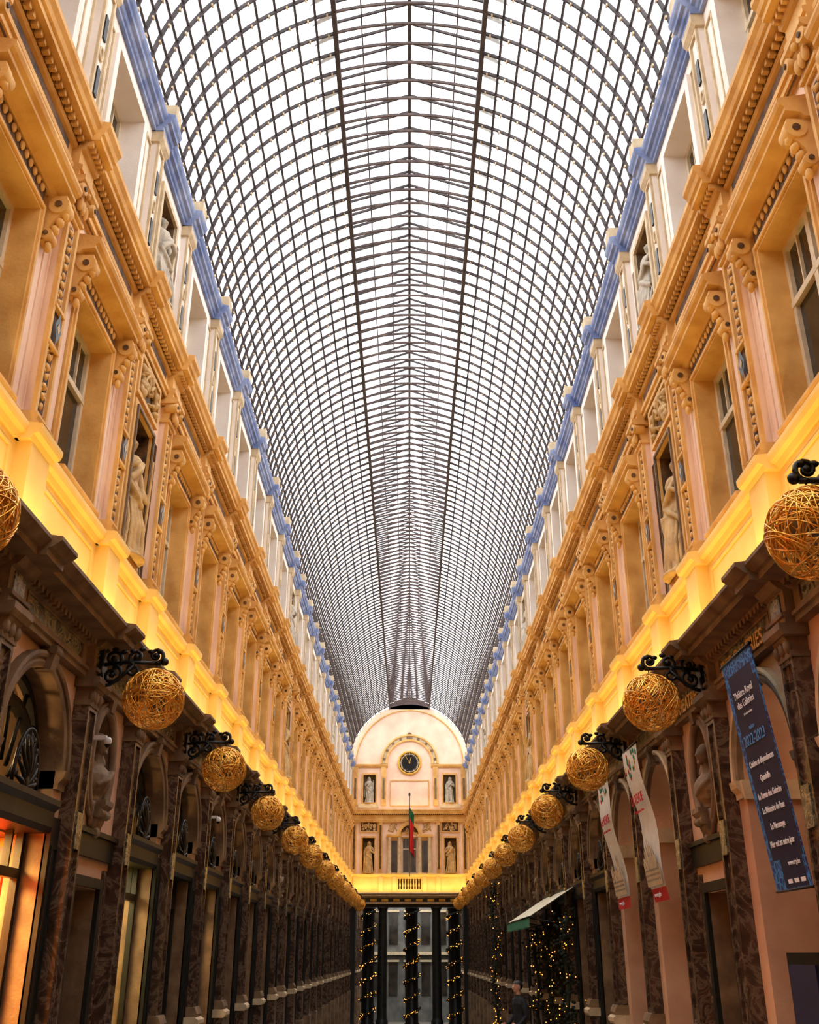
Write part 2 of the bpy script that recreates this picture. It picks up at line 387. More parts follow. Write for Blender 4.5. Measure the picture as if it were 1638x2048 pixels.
def make_niche():
    mb = MB(); a = 1.1; cz = 4.45
    E = [(.44*cos(t), cz+.64*sin(t)) for t in [2*pi*k/36 for k in range(36)]]
    hole_wall(mb,0,(-a,a,3.6,5.3),E,(0,cz),'tan_plaster')
    rows = []
    for j in range(7):
        s_ = j/6*pi/2; rows.append([(-.38*sin(s_), p[0]*max(cos(s_),.02), cz+(p[1]-cz)*max(cos(s_),.02)) for p in E])
    mb.grid(rows,'brown_stone',True)
    mb.tube([(.02,)+(p[0]*1.08,cz+(p[1]-cz)*1.06) for p in E],.055,'brown_stone',8,True)
    mb.tube([(.03,)+(p[0]*1.28,cz+(p[1]-cz)*1.18) for p in E],.03,'brown_stone',6,True)
    mb.prism([(-.02,5.1),(.1,5.1),(.12,5.25),(-.02,5.25)],-.08,.08,'brown_stone')
    mb.box(-.02,.06,-.9,.9,3.3,3.6,'shop_frame'); mb.box(-.02,.1,-.92,.92,3.56,3.62,'shop_frame')
    rect_hole(mb,0,(-a,a,0,3.3),(-.5,.5,0,2.95),'tan_plaster',.35,'brown_stone')
    mb.face([(0,-a,-4),(0,a,-4),(0,a,0),(0,-a,0)],'brown_stone')
    frame(mb,-.62,.62,-.1,3.08,.12,0,.06,'shop_frame')
    mb.box(-.34,-.28,-.5,.5,0,2.95,'shop_frame'); frame(mb,-.42,-.04,.2,1.3,.04,-.28,-.25,'shop_frame'); frame(mb,.04,.42,.2,1.3,.04,-.28,-.25,'shop_frame')
    mb.box(-.29,-.27,-.4,.4,1.45,2.8,'dark_glass')
    mb.box(.095,.115,-.7,.7,5.39,5.58,'grey_marble')
    for sg in (-1,1): mb.box(-.02,.03,min(sg*.68,sg*.86),max(sg*.68,sg*.86),.3,3.2,'brown_marble')
    mb.prism([(-.02,3.98),(.2,3.98),(.2,3.92),(.14,3.86),(.1,3.72),(.05,3.62),(-.02,3.6)],-.17,.17,'bust_stone')
    mb.cylu(.12,3.82,.06,-.19,.19,'bust_stone',10); mb.ell((.05,0,3.6),(.07,.1,.07),'bust_stone')
    for sg in (-1,1): mb.tube([(.04,sg*(.17+.06*sin(t*3)),3.95-.3*t) for t in [k/6 for k in range(7)]],.035,'bust_stone',6)
    return mb.mesh('niche_bay')

def casement(mb, u0, u1, z0, z1, n, mt):
    frame(mb,u0,u1,z0,z1,.07,n-.05,n+.03,mt); um = (u0+u1)/2; zt = z0+(z1-z0)*.68
    mb.box(n-.05,n+.035,um-.045,um+.045,z0,z1,mt); mb.box(n-.05,n+.04,u0,u1,zt-.04,zt+.04,mt)
    for uu in ((u0+um)/2,(um+u1)/2): mb.box(n-.03,n+.015,uu-.012,uu+.012,zt,z1,mt)
    mb.box(n-.04,n-.02,u0,u1,z0,z1,'dark_glass')
def upper_common(mb, a):
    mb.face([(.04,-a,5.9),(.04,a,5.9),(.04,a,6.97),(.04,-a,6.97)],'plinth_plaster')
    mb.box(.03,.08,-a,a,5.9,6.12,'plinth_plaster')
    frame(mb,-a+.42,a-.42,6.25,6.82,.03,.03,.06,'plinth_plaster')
    k = -a+.02
    mb.box(.12,.14,-a,a,10.85,10.92,'ochre_dark')
    while k < a:
        mb.box(.13,.21,k,k+.055,10.85,10.92,'ochre_stone'); k += .11
    mb.box(.06,.085,-a+.4,a-.4,10.61,10.75,'ochre_dark')
    mb.box(.05,.06,-a,a,10.37,10.4,'ochre_dark')
WO = .68
def make_window():
    mb = MB(); a = 1.4; upper_common(mb, a)
    rect_hole(mb,0,(-a,a,7.05,10.42),(-WO,WO,7.12,9.5),'peach_plaster',.3,'ochre_stone')
    casement(mb,-WO,WO,7.12,9.5,-.26,'window_frame')
    frame(mb,-WO-.12,WO+.12,7.05,9.62,.12,0,.05,'ochre_stone'); frame(mb,-WO-.08,WO+.08,7.1,9.58,.045,.04,.075,'ochre_stone')
    mb.prism([(-.27,7.1),(.16,7.1),(.18,7.14),(.18,7.17),(-.27,7.2)],-WO,WO,'ochre_stone')
    mb.box(0,.05,-.72,.72,9.63,9.81,'ochre_dark')
    for k in range(11): mb.ell((.06,-.6+k*.12,9.72),(.03,.04,.055),'ochre_stone',8,5)
    mb.prism([(-.05,9.8),(.08,9.8),(.12,9.85),(.27,9.87),(.27,9.92),(.31,9.95),(.33,9.99),(.33,10.03),(-.05,10.1)],-1.02,1.02,'ochre_stone')
    for sg in (-1,1): console(mb,sg*.9,9.2,9.8,.25,.15,'ochre_stone')
    for sg in (-1,1): mb.box(-.01,.025,min(sg*.82,sg*.98),max(sg*.82,sg*.98),7.1,9.2,'peach_plaster')
    frame(mb,-1.2,-1.03,7.3,10.25,.02,0,.02,'peach_plaster'); frame(mb,1.03,1.2,7.3,10.25,.02,0,.02,'peach_plaster')
    rect_hole(mb,0,(-a,a,11.2,13.9),(-.66,.66,11.75,13.55),'attic_plaster',.36,'attic_plaster')
    casement(mb,-.66,.66,11.75,13.55,-.32,'window_frame')
    frame(mb,-.8,.8,11.6,13.69,.14,0,.05,'attic_plaster'); mb.box(-.02,.07,-a,a,11.2,11.5,'attic_plaster')
    mb.prism([(-.3,11.7),(.12,11.7),(.14,11.75),(-.3,11.8)],-.74,.74,'attic_plaster')
    for sg in (-1,1): frame(mb,min(sg*.88,sg*1.16),max(sg*.88,sg*1.16),11.7,13.6,.03,0,.03,'cream_stone')
    return mb.mesh('window_bay')
def make_statue_bay():
    mb = MB(); a = 1.1; upper_common(mb, a)
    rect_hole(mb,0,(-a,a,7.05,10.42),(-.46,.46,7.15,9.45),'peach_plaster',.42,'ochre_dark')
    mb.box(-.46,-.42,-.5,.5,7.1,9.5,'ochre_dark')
    frame(mb,-.58,.58,7.05,9.57,.12,0,.06,'ochre_stone'); frame(mb,-.5,.5,7.12,9.5,.04,.05,.09,'brown_stone')
    mb.box(-.42,.1,-.36,.36,7.15,7.27,'ochre_stone')
    frame(mb,-.6,.6,9.66,10.36,.07,0,.07,'ochre_stone'); mb.box(0,.02,-.53,.53,9.73,10.29,'ochre_dark'); relief(mb,-.5,.5,9.72,10.3,.03,'statue_stone',3,34)
    for sg in (-1,1):
        frame(mb,min(sg*.64,sg*.84),max(sg*.64,sg*.84),7.2,9.5,.03,0,.03,'ochre_dark')
    rect_hole(mb,0,(-a,a,11.2,13.9),(-.45,.45,11.55,13.5),'attic_plaster',.42,'brown_stone')
    mb.box(-.46,-.42,-.5,.5,11.5,13.6,'brown_stone')
    frame(mb,-.56,.56,11.5,13.6,.1,0,.05,'cream_stone'); mb.box(-.02,.07,-a,a,11.2,11.5,'attic_plaster')
    for sg in (-1,1):
        mb.box(0,.02,min(sg*.64,sg*.78),max(sg*.64,sg*.78),11.8,13.3,'brown_stone')
    return mb.mesh('statue_bay')

# ---- remeshed sculptures
def remesh_mesh(mb, name, vox, mt, smooth=3):
    me = mb.mesh(name+'_raw'); o = obj(name+'_tmp', me)
    r_ = o.modifiers.new('r','REMESH'); r_.mode = 'VOXEL'; r_.voxel_size = vox
    s_ = o.modifiers.new('s','SMOOTH'); s_.iterations = smooth; s_.factor = .5
    dg = C.evaluated_depsgraph_get(); ev = o.evaluated_get(dg)
    out = bpy.data.meshes.new_from_object(ev); out.name = name
    out.materials.clear(); out.materials.append(MATS[mt]) if mt else None
    for p in out.polygons: p.use_smooth = True; p.material_index = 0
    bpy.data.objects.remove(o); return out
def statue_geo(kind, m_='statue_stone'):
    mb = MB(); H = 1.9; rr = random.Random(kind)
    R_ = [(0,.17),(.03,.175),(.1,.155),(.2,.145),(.32,.14),(.42,.13),(.5,.125),(.56,.118),(.62,.09),(.67,.095),(.73,.118),(.78,.125),(.815,.11),(.835,.06),(.85,.034),(.885,.033)]
    rows = []; lean = .02*(1 if kind % 2 else -1)
    ph = rr.uniform(0,6)
    for z, r0 in R_:
        row = []
        f_ = .02*max(0,1-z/.62)+.004
        sh = lean*sin(z*5)
        for k in range(60):
            t = 2*pi*k/60; rad = r0+f_*sin(13*t+ph+z*2.5)+f_*.5*sin(7*t-z*6)
            row.append((rad*.78*cos(t)*H, (rad*sin(t)+sh)*H, z*H))
        rows.append(row)
    mb.grid(rows, m_, True, caps=True)
    hy = lean*sin(.9*5)
    def P(x,y,z): return (x*H,(y+hy)*H,z*H)
    mb.ell(P(.012,0,.925),(.047*H,.04*H,.062*H),m_,16,12)
    mb.ell(P(-.01,0,.945),(.054*H,.05*H,.055*H),m_,14,10); mb.ell(P(-.055,0,.93),(.03*H,.03*H,.03*H),m_)
    mb.tube([P(.058,0,.945),P(.069,0,.918)],[.006*H,.010*H],m_,6)
    for sg in (-1,1): mb.tube([P(-.02,sg*.045,.96),P(-.03,sg*.055,.9),P(0,sg*.06,.84)],[.02*H,.018*H,.01*H],m_,6)
    if kind == 2: mb.lathe([(.055*H,.95*H),(.06*H,.985*H),(.045*H,1.0*H)],0,hy*H,m_,14)
    def arm(pts, r_): mb.tube([P(*p) for p in pts],[q*H for q in r_],m_,10)
    if kind in (0,2):
        arm([(0,.1,.79),(.01,.145,.7),(.04,.155,.62),(.11,.1,.66),(.12,.04,.7)],[.036,.034,.03,.024,.018])
        arm([(0,-.1,.79),(.0,-.15,.7),(.02,-.165,.6),(.06,-.16,.5),(.07,-.15,.45)],[.036,.034,.03,.022,.016])
        mb.tube([P(.07,-.15,.52),P(.08,-.15,.3)],[.035*H,.012*H],m_,8)
    else:
        arm([(0,.1,.79),(.01,.15,.7),(.03,.165,.6),(.08,.16,.52),(.1,.15,.48)],[.036,.034,.03,.022,.016])
        arm([(0,-.1,.79),(.03,-.15,.72),(.06,-.15,.64),(.12,-.07,.72),(.12,-.03,.76)],[.036,.034,.03,.024,.018])
        mb.tube([P(.1,.16,.0),P(.11,.17,.85)],.012*H,m_,6)
    mb.tube([P(.06,.1,.8),P(.1,.02,.7),(P(.09,-.08,.6)),P(.0,-.13,.54),P(-.08,-.06,.56)],[.025*H,.03*H,.032*H,.03*H,.02*H],m_,8)
    mb.tube([P(.08,-.1,.58),P(.1,0,.5),P(.1,.1,.42)],[.03*H,.03*H,.02*H],m_,8)
    for k in range(5):
        y = -.1+.05*k; mb.tube([P(.09,y,.48-.02*k),P(.125,y+.01,.25),P(.13,y*1.2,.02)],[.012*H,.018*H,.02*H],m_,6)
    mb.tube([P(-.05,-.1,.75),P(-.06,-.16,.5),P(-.04,-.17,.2)],[.03*H,.035*H,.03*H],m_,8)
    for sg in (-1,1): mb.ell(P(.13,sg*.05,.015),(.045*H,.022*H,.018*H),m_)
    mb.lathe([(.2*H,-.02*H),(.2*H,.005*H)],0,0,m_,20)
    return mb
def bust_geo():
    mb = MB(); m_ = 'bust_stone'
    rows = []
    for z, rx, ry in ((0,.08,.1),(.06,.07,.09),(.12,.12,.2),(.22,.15,.26),(.32,.14,.27),(.4,.1,.2),(.45,.07,.09),(.52,.06,.065),(.6,.06,.06)):
        rows.append([(rx*cos(2*pi*k/32)*(1+.05*sin(9*k)), ry*sin(2*pi*k/32), z) for k in range(32)])
    mb.grid(rows, m_, True, caps=True)
    mb.ell((.03,0,.7),(.1,.085,.13),m_,16,12); mb.ell((-.02,0,.75),(.115,.105,.115),m_,14,10); mb.ell((-.1,0,.7),(.06,.07,.07),m_)
    mb.tube([(.12,0,.74),(.15,0,.68)],[.012,.022],m_,6); mb.ell((.1,0,.6),(.04,.035,.03),m_)
    for sg in (-1,1):
        mb.tube([(-.04,sg*.1,.76),(-.05,sg*.11,.62),(.03,sg*.12,.46)],[.04,.035,.02],m_,7)
    mb.tube([(.1,.2,.38),(.15,.05,.26),(.12,-.12,.18)],[.04,.045,.03],m_,8)
    return mb
sm0 = remesh_mesh(statue_geo(0),'statue_mesh_a',.018,'statue_stone',2)
sm1 = remesh_mesh(statue_geo(1),'statue_mesh_b',.018,'statue_stone',2)
sm2 = remesh_mesh(statue_geo(2),'statue_mesh_c',.018,'statue_stone',2)
sp0 = sm0.copy(); sp0.materials[0] = MATS['statue_pale']; sp1 = sm1.copy(); sp1.materials[0] = MATS['statue_pale']
bust = remesh_mesh(bust_geo(),'bust_mesh',.014,'bust_stone')

# ---- facades
PIL = make_pilaster(); SHOP = make_shop(); THEA = make_theatre(); NICHE = make_niche(); WIN = make_window(); STB = make_statue_bay()
Y0, Y1 = -7.2, 70.0
def layout(shift):
    bays = []; c = 13.0+shift
    y = c-1.1
    for k in range(6): bays.append(('a', y-1.4)); y -= 2.8
    bays.append(('n', y-1.1)); ybeg = y-2.2
    y = c-1.1
    while y < 68:
        bays.append(('n', y+1.1)); y += 2.2
        for k in range(6):
            if y+2.8 > 70.05: break
            bays.append(('a', y+1.4)); y += 2.8
        else: continue
        break
    return sorted(bays, key=lambda b_: b_[1]), ybeg, y
def rail(mb, prof, mt): mb.prism(prof, Y0, Y1, mt)
for side, sgn, shift in (('left', 1, 0), ('right', -1, .7)):
    W = empty('wall_'+side)
    def LM(y):
        return Matrix.Translation((-4*sgn, y, 0)) @ Matrix.Scale(sgn, 4, (1,0,0))
    bays, yb, ye = layout(shift)
    bounds = []
    for kind, y in bays:
        h = 1.1 if kind == 'n' else 1.4
        bounds += [round(y-h,3), round(y+h,3)]
        if kind == 'n':
            obj('niche_bay', NICHE, W, LM(y)); obj('statue_bay', STB, W, LM(y))
            i = int(y//15)
            a = obj('stone_bust', bust); a.matrix_world = Matrix.Translation(((-4-.02)*sgn, y, 3.98)) @ Matrix.Rotation(0 if sgn > 0 else pi,4,'Z') @ Matrix.Rotation(radians(-20*sgn),4,'Z')
            b_ = obj('stone_statue', [sm1, sm0, sm2][(i+(0 if sgn > 0 else 1)) % 3]); b_.matrix_world = Matrix.Translation(((-4-.1)*sgn, y, 7.3)) @ Matrix.Rotation(0 if sgn > 0 else pi,4,'Z') @ Matrix.Rotation(radians(-18*sgn),4,'Z')
            c_ = obj('stone_statue', [sp0, sp1][i % 2]); c_.matrix_world = Matrix.Translation(((-4-.1)*sgn, y, 11.58)) @ Matrix.Rotation(0 if sgn > 0 else pi,4,'Z') @ Matrix.Rotation(radians(-18*sgn),4,'Z') @ Matrix.Scale(.93,4)
        else:
            thea = side == 'right' and y < 20.5
            obj('theatre_arch_bay' if thea else 'shopfront_bay', THEA if thea else SHOP, W, LM(y))
            obj('window_bay', WIN, W, LM(y))
    for y in sorted(set(bounds)): obj('pilaster', PIL, W, LM(y))
    mb = MB()
    rail(mb, PROF_G, 'brown_stone'); rail(mb, PROF_P, 'plinth_plaster'); rail(mb, PROF_U, 'ochre_stone'); rail(mb, PROF_A, 'cornice_blue_cast')
    mb.box(-.3,0,ye,Y1,-4,14.2,'peach_plaster'); mb.box(-.3,0,Y0-.2,yb,0,14.2,'peach_plaster')
    mb.box(-3.1,-3.0,Y0-.2,Y1,-4,14.4,'shop_inner')
    mb.box(-3.1,0,Y0-.2,Y1,14.2,14.4,'attic_plaster')
    mb.box(-3.0,-.42,Y0,Y1,5.45,5.6,'shop_inner')
    obj('wall_core', mb.mesh('wall_core_'+side), W, LM(0))
    mb = MB()
    for y in sorted(set(bounds)): mb.box(-3.0,-.3,y-.06,y+.06,-4,5.45,'shop_inner')
    obj('shop_partitions', mb.mesh('shop_partitions_'+side), W, LM(0))

# ---- floor (gently falling towards the far end), back wall
mb = MB(); SL = -.0438
def fz(y): return 0 if y < 22 else SL*(y-22)
ys = [-7.6, 22, 40, 70, 112]
for a, b_ in zip(ys[:-1], ys[1:]):
    mb.face([(-7.2,a,fz(a)),(7.2,a,fz(a)),(7.2,b_,fz(b_)),(-7.2,b_,fz(b_))],'stone_floor')
    mb.face([(-7.2,a,fz(a)-.2),(-7.2,b_,fz(b_)-.2),(7.2,b_,fz(b_)-.2),(7.2,a,fz(a)-.2)],'stone_floor')
obj('floor', mb.mesh('floor'))
mb = MB(); mb.box(-7.2,7.2,-7.7,-7.3,0,14.4,'peach_plaster')
A = arc(0,14.3,4.15,0,pi,24); mb.face([(p[0],-7.35,p[1]) for p in A],'peach_plaster'); obj('wall_back', mb.mesh('wall_back'))

# ---- glass roof
RC, RR = 14.35, 4.1
roof = empty('glass_vault_roof'); SP = .45; CNT = int((Y1-Y0)/SP)
def arr(o, cnt=CNT):
    a = o.modifiers.new('array','ARRAY'); a.count = cnt; a.use_relative_offset = False; a.use_constant_offset = True; a.constant_offset_displace = (0,SP,0)
mb = MB()
def archbar(mb, r0, r1, a0, a1, w, y, mt, seg):
    rows = []
    for k in range(seg+1):
        t = a0+(a1-a0)*k/seg
        rows.append([(r_*cos(t), y+yy, RC+r_*sin(t)) for r_, yy in ((r0,-w),(r0,w),(r1,w),(r1,-w))])
    mb.grid(rows, mt, True, False)
archbar(mb, RR-.055, RR+.015, 0, radians(70), .016, Y0, 'steel_rib', 20)
archbar(mb, RR-.055, RR+.015, radians(110), pi, .016, Y0, 'steel_rib', 20)
archbar(mb, RR-.045, RR+.015, radians(70), radians(110), .017, Y0, 'steel_rust', 12)
bx = RR*sin(radians(20)); bz = RC+RR*cos(radians(20)); RZ = 19.0
for sg in (-1,1):
    mb.tube([(sg*bx,Y0,bz),(sg*bx,Y0,bz+.28)],.02,'steel_rib',4)
    p0 = (sg*bx, bz+.28); p1 = (0, RZ)
    mb.grid([[(p[0],Y0-.016,p[1]-.05),(p[0],Y0+.016,p[1]-.05),(p[0],Y0+.016,p[1]+.01),(p[0],Y0-.016,p[1]+.01)] for p in (p0,p1)],'steel_rib',True,False)
    for k in range(13):
        t = radians(5.4*k+3)
        mb.box(sg*(RR-.06)*cos(t)-.014, sg*(RR-.06)*cos(t)+.014, Y0-.03, Y0+.03, RC+(RR-.06)*sin(t)-.025, RC+(RR-.06)*sin(t)+.02, 'cream_stone')
o = obj('vault_ribs', mb.mesh('vault_ribs'), roof); arr(o)
mb = MB()
for sg in (-1,1):
    for k in range(0,13):
        t = radians(5.4*k); x = sg*RR*cos(t); z = RC+RR*sin(t)
        mb.tube([(x,Y0,z),(x,Y1,z)],.027,'steel_rib',4)
    mb.box(sg*bx-.045,sg*bx+.045,Y0,Y1,bz-.1,bz+.06,'steel_rib')
    mb.box(sg*bx-.025,sg*bx+.025,Y0,Y1,bz+.25,bz+.3,'steel_rib')
    for f_ in (.33,.66):
        x = sg*bx*f_; z = RZ+(bz+.28-RZ)*f_
        mb.tube([(x,Y0,z),(x,Y1,z)],.016,'steel_rust',4)
mb.box(-.035,.035,Y0,Y1,RZ-.08,RZ+.04,'steel_rib')
mb.face([(-bx,Y1,bz-.1),(bx,Y1,bz-.1),(bx,Y1,bz+.3),(0,Y1,RZ+.06),(-bx,Y1,bz+.3)],'steel_rust')
obj('vault_purlins', mb.mesh('vault_purlins'), roof)
mb = MB()
for sg in (-1,1):
    T = [radians(70*k/20) for k in range(21)]
    mb.grid([[(sg*(RR+.03)*cos(t),y,RC+(RR+.03)*sin(t)) for t in T] for y in (Y0,Y1)],'roof_glass')
    mb.grid([[(sg*bx,y,bz+.3),(0,y,RZ+.05)] for y in (Y0,Y1)],'roof_glass',smooth=False)
obj('vault_glass', mb.mesh('vault_glass'), roof)
mb = MB()
for sg in (-1,1):
    rows = []
    for j in range(5):
        s_ = j/4; x = bx+.42*s_; z = RC+sqrt(RR**2-x*x)+.06+.05*s_
        rows.append([(sg*x, Y0+.05+.2*s_*s_, z+.0), (sg*x, Y0+SP*.62, z+.13*(1-s_))])
    mb.grid(rows,'frosted_pane')
o = obj('lantern_eave_panes', mb.mesh('lantern_eave_panes'), roof); arr(o)

# ---- ball lamps
def make_ball():
    mb = MB(); rr = random.Random(5); R_ = .365
    for k in range(62):
        ax = Vector((rr.gauss(0,1),rr.gauss(0,1),rr.gauss(0,1))).normalized()
        x = ax.orthogonal().normalized(); y = ax.cross(x)
        d = rr.uniform(-.62,.62); q = sqrt(1-d*d); r0 = R_*rr.uniform(.96,1.01)
        mb.tube([(ax*d+(x*cos(t)+y*sin(t))*q)*r0 for t in [2*pi*j/30 for j in range(30)]],.0062,'gold_wicker',5,True)
    return mb.mesh('wicker_ball')
def spiral(mb, cn, cz, r0, r1, a0, a1, th, mt, n=18, u=0):
    mb.tube([(cn+(r0+(r1-r0)*k/n)*cos(a0+(a1-a0)*k/n), u, cz+(r0+(r1-r0)*k/n)*sin(a0+(a1-a0)*k/n)) for k in range(n+1)],[th*(1-.3*k/n) for k in range(n+1)],mt,6)
def make_bracket():
    mb = MB(); i_ = 'iron_black'
    mb.box(.1,.26,-.1,.1,5.12,5.62,i_)
    mb.tube([(.2,0,5.42),(.55,0,5.46),(.95,0,5.44)],.025,i_,6)
    spiral(mb,.36,5.5,.12,.03,-pi/2,-pi/2+2.6*pi,.026,i_); spiral(mb,.36,5.3,.13,.03,pi/2,pi/2-2.6*pi,.028,i_)
    spiral(mb,.64,5.52,.1,.025,-pi/2,-pi/2-2.5*pi,.024,i_); spiral(mb,.62,5.36,.09,.02,pi/2,pi/2+2.5*pi,.024,i_)
    spiral(mb,.88,5.54,.1,.02,-pi/2,-pi/2+2.8*pi,.026,i_)
    mb.tube([(.22,0,5.15),(.35,0,5.18),(.5,0,5.3),(.62,0,5.42)],.024,i_,6)
    for p in ((.36,5.5),(.36,5.3),(.64,5.52),(.88,5.54)):
        mb.ell((p[0],0,p[1]),(.04,.035,.04),i_,8,6)
    for k in range(7): mb.ell((.26+.11*k,0,5.6+.02*sin(k*2)),(.045,.03,.03),i_,7,5)
    mb.ell((.99,0,5.46),(.05,.04,.05),i_)
    mb.tube([(.9,0,5.44),(.9,0,5.36)],.01,i_,5)
    return mb.mesh('iron_bracket')
BALL = make_ball(); BRK = make_bracket()
for sgn, shift in ((1,0),(-1,.7)):
    for y in (-4.9,.7,6.3,11.9,16.9,22.5,28.1,33.1,38.7,44.3,49.9,54.9,60.5,66.1):
        y += shift; dz = .03 if sgn > 0 else .15
        e = empty('woven_ball_lamp', Matrix.Translation((-4*sgn, y, dz)))
        obj('iron_bracket', BRK, e, Matrix.Scale(sgn,4,(1,0,0)))
        obj('wicker_ball', BALL, e, Matrix.Translation((.9*sgn,0,5.0)) @ Matrix.Rotation(y*1.3,4,'Z') @ Matrix.Rotation(y*.7,4,'X'))

# ---- end wall
EM = Matrix.Translation((0,Y1,0)) @ Matrix.Rotation(-pi/2,4,'Z')
end = empty('wall_end'); mb = MB()
def eb(n0,n1,u0,u1,z0,z1,mt): mb.box(n0,n1,u0,u1,z0,z1,mt)
mb.prism(off(PROF_G,.1),-4,4,'cream_stone'); eb(-.6,.05,-4,4,5.05,5.9,'iron_black'); eb(.0,.22,-4,4,5.3,5.62,'shop_frame')
for k in range(9): eb(.2,.25,-3.3+k*.75-.02,-3.3+k*.75+.4,5.4,5.56,'gold_letter')
for u in (-3.75,3.75): eb(-.6,.3,u-.25,u+.25,-4,5.25,'shop_frame')
for u in (-1.75,1.75):
    mb.lathe([(.4,-4),(.4,-1.6),(.33,-1.5),(.31,-1.4),(.3,3),(.27,4.8),(.28,4.85),(.36,5.0),(.38,5.06)],0,u,'shop_frame',18)
rect_hole(mb,.1,(-4,4,5.9,6.95),(-.75,.75,6.15,6.8),'plinth_plaster',.25,'ochre_dark')
for k in range(8):
    mb.lathe([(.05,6.15),(.05,6.22),(.03,6.26),(.065,6.38),(.05,6.5),(.03,6.62),(.05,6.74),(.05,6.8)],.02,-.63+.18*k,'plinth_plaster',8)
eb(-.2,-.14,-.8,.8,6.1,6.9,'ochre_dark')
mb.prism(off(PROF_P,.1),-4,4,'plinth_plaster')
for u in (-3.6,-1.9,-1.0,1.0,1.9,3.6): eb(.05,.2,u-.14,u+.14,5.95,6.95,'plinth_plaster')
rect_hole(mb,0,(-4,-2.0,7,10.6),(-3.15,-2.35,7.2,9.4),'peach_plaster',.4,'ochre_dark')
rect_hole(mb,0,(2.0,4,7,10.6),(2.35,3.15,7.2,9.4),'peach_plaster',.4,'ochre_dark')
rect_hole(mb,0,(-2.0,2.0,7,10.6),(-.5,.5,7.15,9.45),'peach_plaster',.4,'ochre_stone')
for s_ in (-1,1):
    eb(-.44,-.4,s_*2.75-.5,s_*2.75+.5,7.1,9.5,'ochre_dark'); frame(mb,s_*2.75-.5,s_*2.75+.5,7.1,9.5,.1,0,.07,'ochre_stone')
    frame(mb,s_*2.75-.62,s_*2.75+.62,9.75,10.5,.07,0,.07,'ochre_stone'); eb(0,.02,s_*2.75-.55,s_*2.75+.55,9.8,10.45,'ochre_dark'); relief(mb,s_*2.75-.55,s_*2.75+.55,9.8,10.45,.03,'statue_stone',11+s_,30)
    eb(.0,.15,s_*1.95-.14,s_*1.95+.14,7.1,10.55,'ochre_stone'); eb(.14,.17,s_*1.95-.07,s_*1.95+.07,7.4,10.2,'ochre_dark')
    eb(.0,.13,s_*3.72-.15,s_*3.72+.15,7.1,10.55,'ochre_stone'); eb(.12,.15,s_*3.72-.07,s_*3.72+.07,7.4,10.2,'ochre_dark')
    for u in (.68,1.35):
        mb.lathe([(.15,7.1),(.15,7.2),(.12,7.25),(.12,8.4),(.1,9.2),(.11,9.25),(.16,9.42)],.22,s_*u,'cream_stone',14)
    eb(0,.03,s_*1.02-.2,s_*1.02+.2,7.2,9.2,'dark_glass')
    mb.prism([(0,9.42),(.38,9.42),(.42,9.5),(.42,9.6),(0,9.62)],min(s_*.5,s_*1.55),max(s_*.5,s_*1.55),'ochre_stone')
    relief(mb,s_*1.15-.35,s_*1.15+.35,9.7,10.4,.02,'statue_stone',21+s_,20)
ring(mb,0,9.6,.6,.85,0,.2,0,pi,'ochre_stone'); eb(0,.04,-.55,.55,9.6,9.75,'ochre_stone')
mb.face([(.03,.6*cos(t),9.6+.6*sin(t)) for t in [pi*k/16 for k in range(17)]],'ochre_dark')
relief(mb,-.4,.4,9.65,10.1,.04,'statue_stone',31,16)
casement(mb,-.5,.5,7.15,9.45,-.34,'window_frame')
mb.prism(off(PROF_U,.1),-4,4,'ochre_stone')
for k in range(60): eb(.2,.3,-3.95+k*.132,-3.89+k*.132,10.84,10.92,'ochre_dark')
for s_ in (-1,1):
    rr_ = (-4,-1.9,11.2,14.3) if s_ < 0 else (1.9,4,11.2,14.3)
    rect_hole(mb,0,rr_,(s_*2.75-.42,s_*2.75+.42,11.7,13.55),'peach_plaster',.4,'brown_stone')
    eb(-.44,-.4,s_*2.75-.5,s_*2.75+.5,11.6,13.6,'brown_stone'); frame(mb,s_*2.75-.52,s_*2.75+.52,11.6,13.65,.1,0,.06,'ochre_stone')
    for u in (1.78,3.72):
        eb(0,.14,s_*u-.17,s_*u+.17,11.5,14.1,'ochre_stone'); eb(.13,.16,s_*u-.07,s_*u+.07,11.9,13.3,'brown_stone')
    mb.prism([(0,14.05),(.12,14.05),(.2,14.15),(.22,14.25),(0,14.3)],min(s_*1.5,s_*4),max(s_*1.5,s_*4),'ochre_stone')
    eb(0,.1,min(s_*2.1,s_*3.5),max(s_*2.1,s_*3.5),11.35,11.6,'cream_stone')
A = arc(0,14.3,4.15,0,pi,40)
mb.face([(0,-1.9,11.2),(0,1.9,11.2),(0,1.9,14.3),(0,-1.9,14.3)],'peach_plaster')
mb.face([(0,)+p for p in A],'peach_plaster')
ring(mb,0,14.3,1.55,1.68,0,.12,0,pi,'ochre_stone',32); ring(mb,0,14.3,1.9,2.02,0,.12,0,pi,'ochre_stone',32)
ring(mb,0,14.3,1.68,1.9,0,.05,0,pi,'cream_stone',32); ring(mb,0,14.3,3.7,3.78,0,.05,0,pi,'ochre_stone',40)
frame(mb,-1.35,1.35,11.45,13.2,.06,0,.05,'ochre_stone')
for k in range(9):
    t = pi*(k+.5)/9; mb.box(.05,.08,1.79*cos(t)-.09,1.79*cos(t)+.09,14.3+1.79*sin(t)-.09,14.3+1.79*sin(t)+.09,'brown_stone')
mb.tube([(.05,.28*cos(t)*.6,16.15+.28*sin(t)) for t in [2*pi*k/12 for k in range(12)]],.05,'brown_stone',6,True)
eb(-.3,-.21,-7,7,5.9,7.1,'attic_plaster'); eb(-.5,-.45,-7,7,7.1,14.3,'attic_plaster')
mb.box(-.5,-.05,-4.2,4.2,14.3,14.5,'attic_plaster')
obj('end_facade', mb.mesh('end_facade'), end, EM)
mb = MB(); cz = 14.35
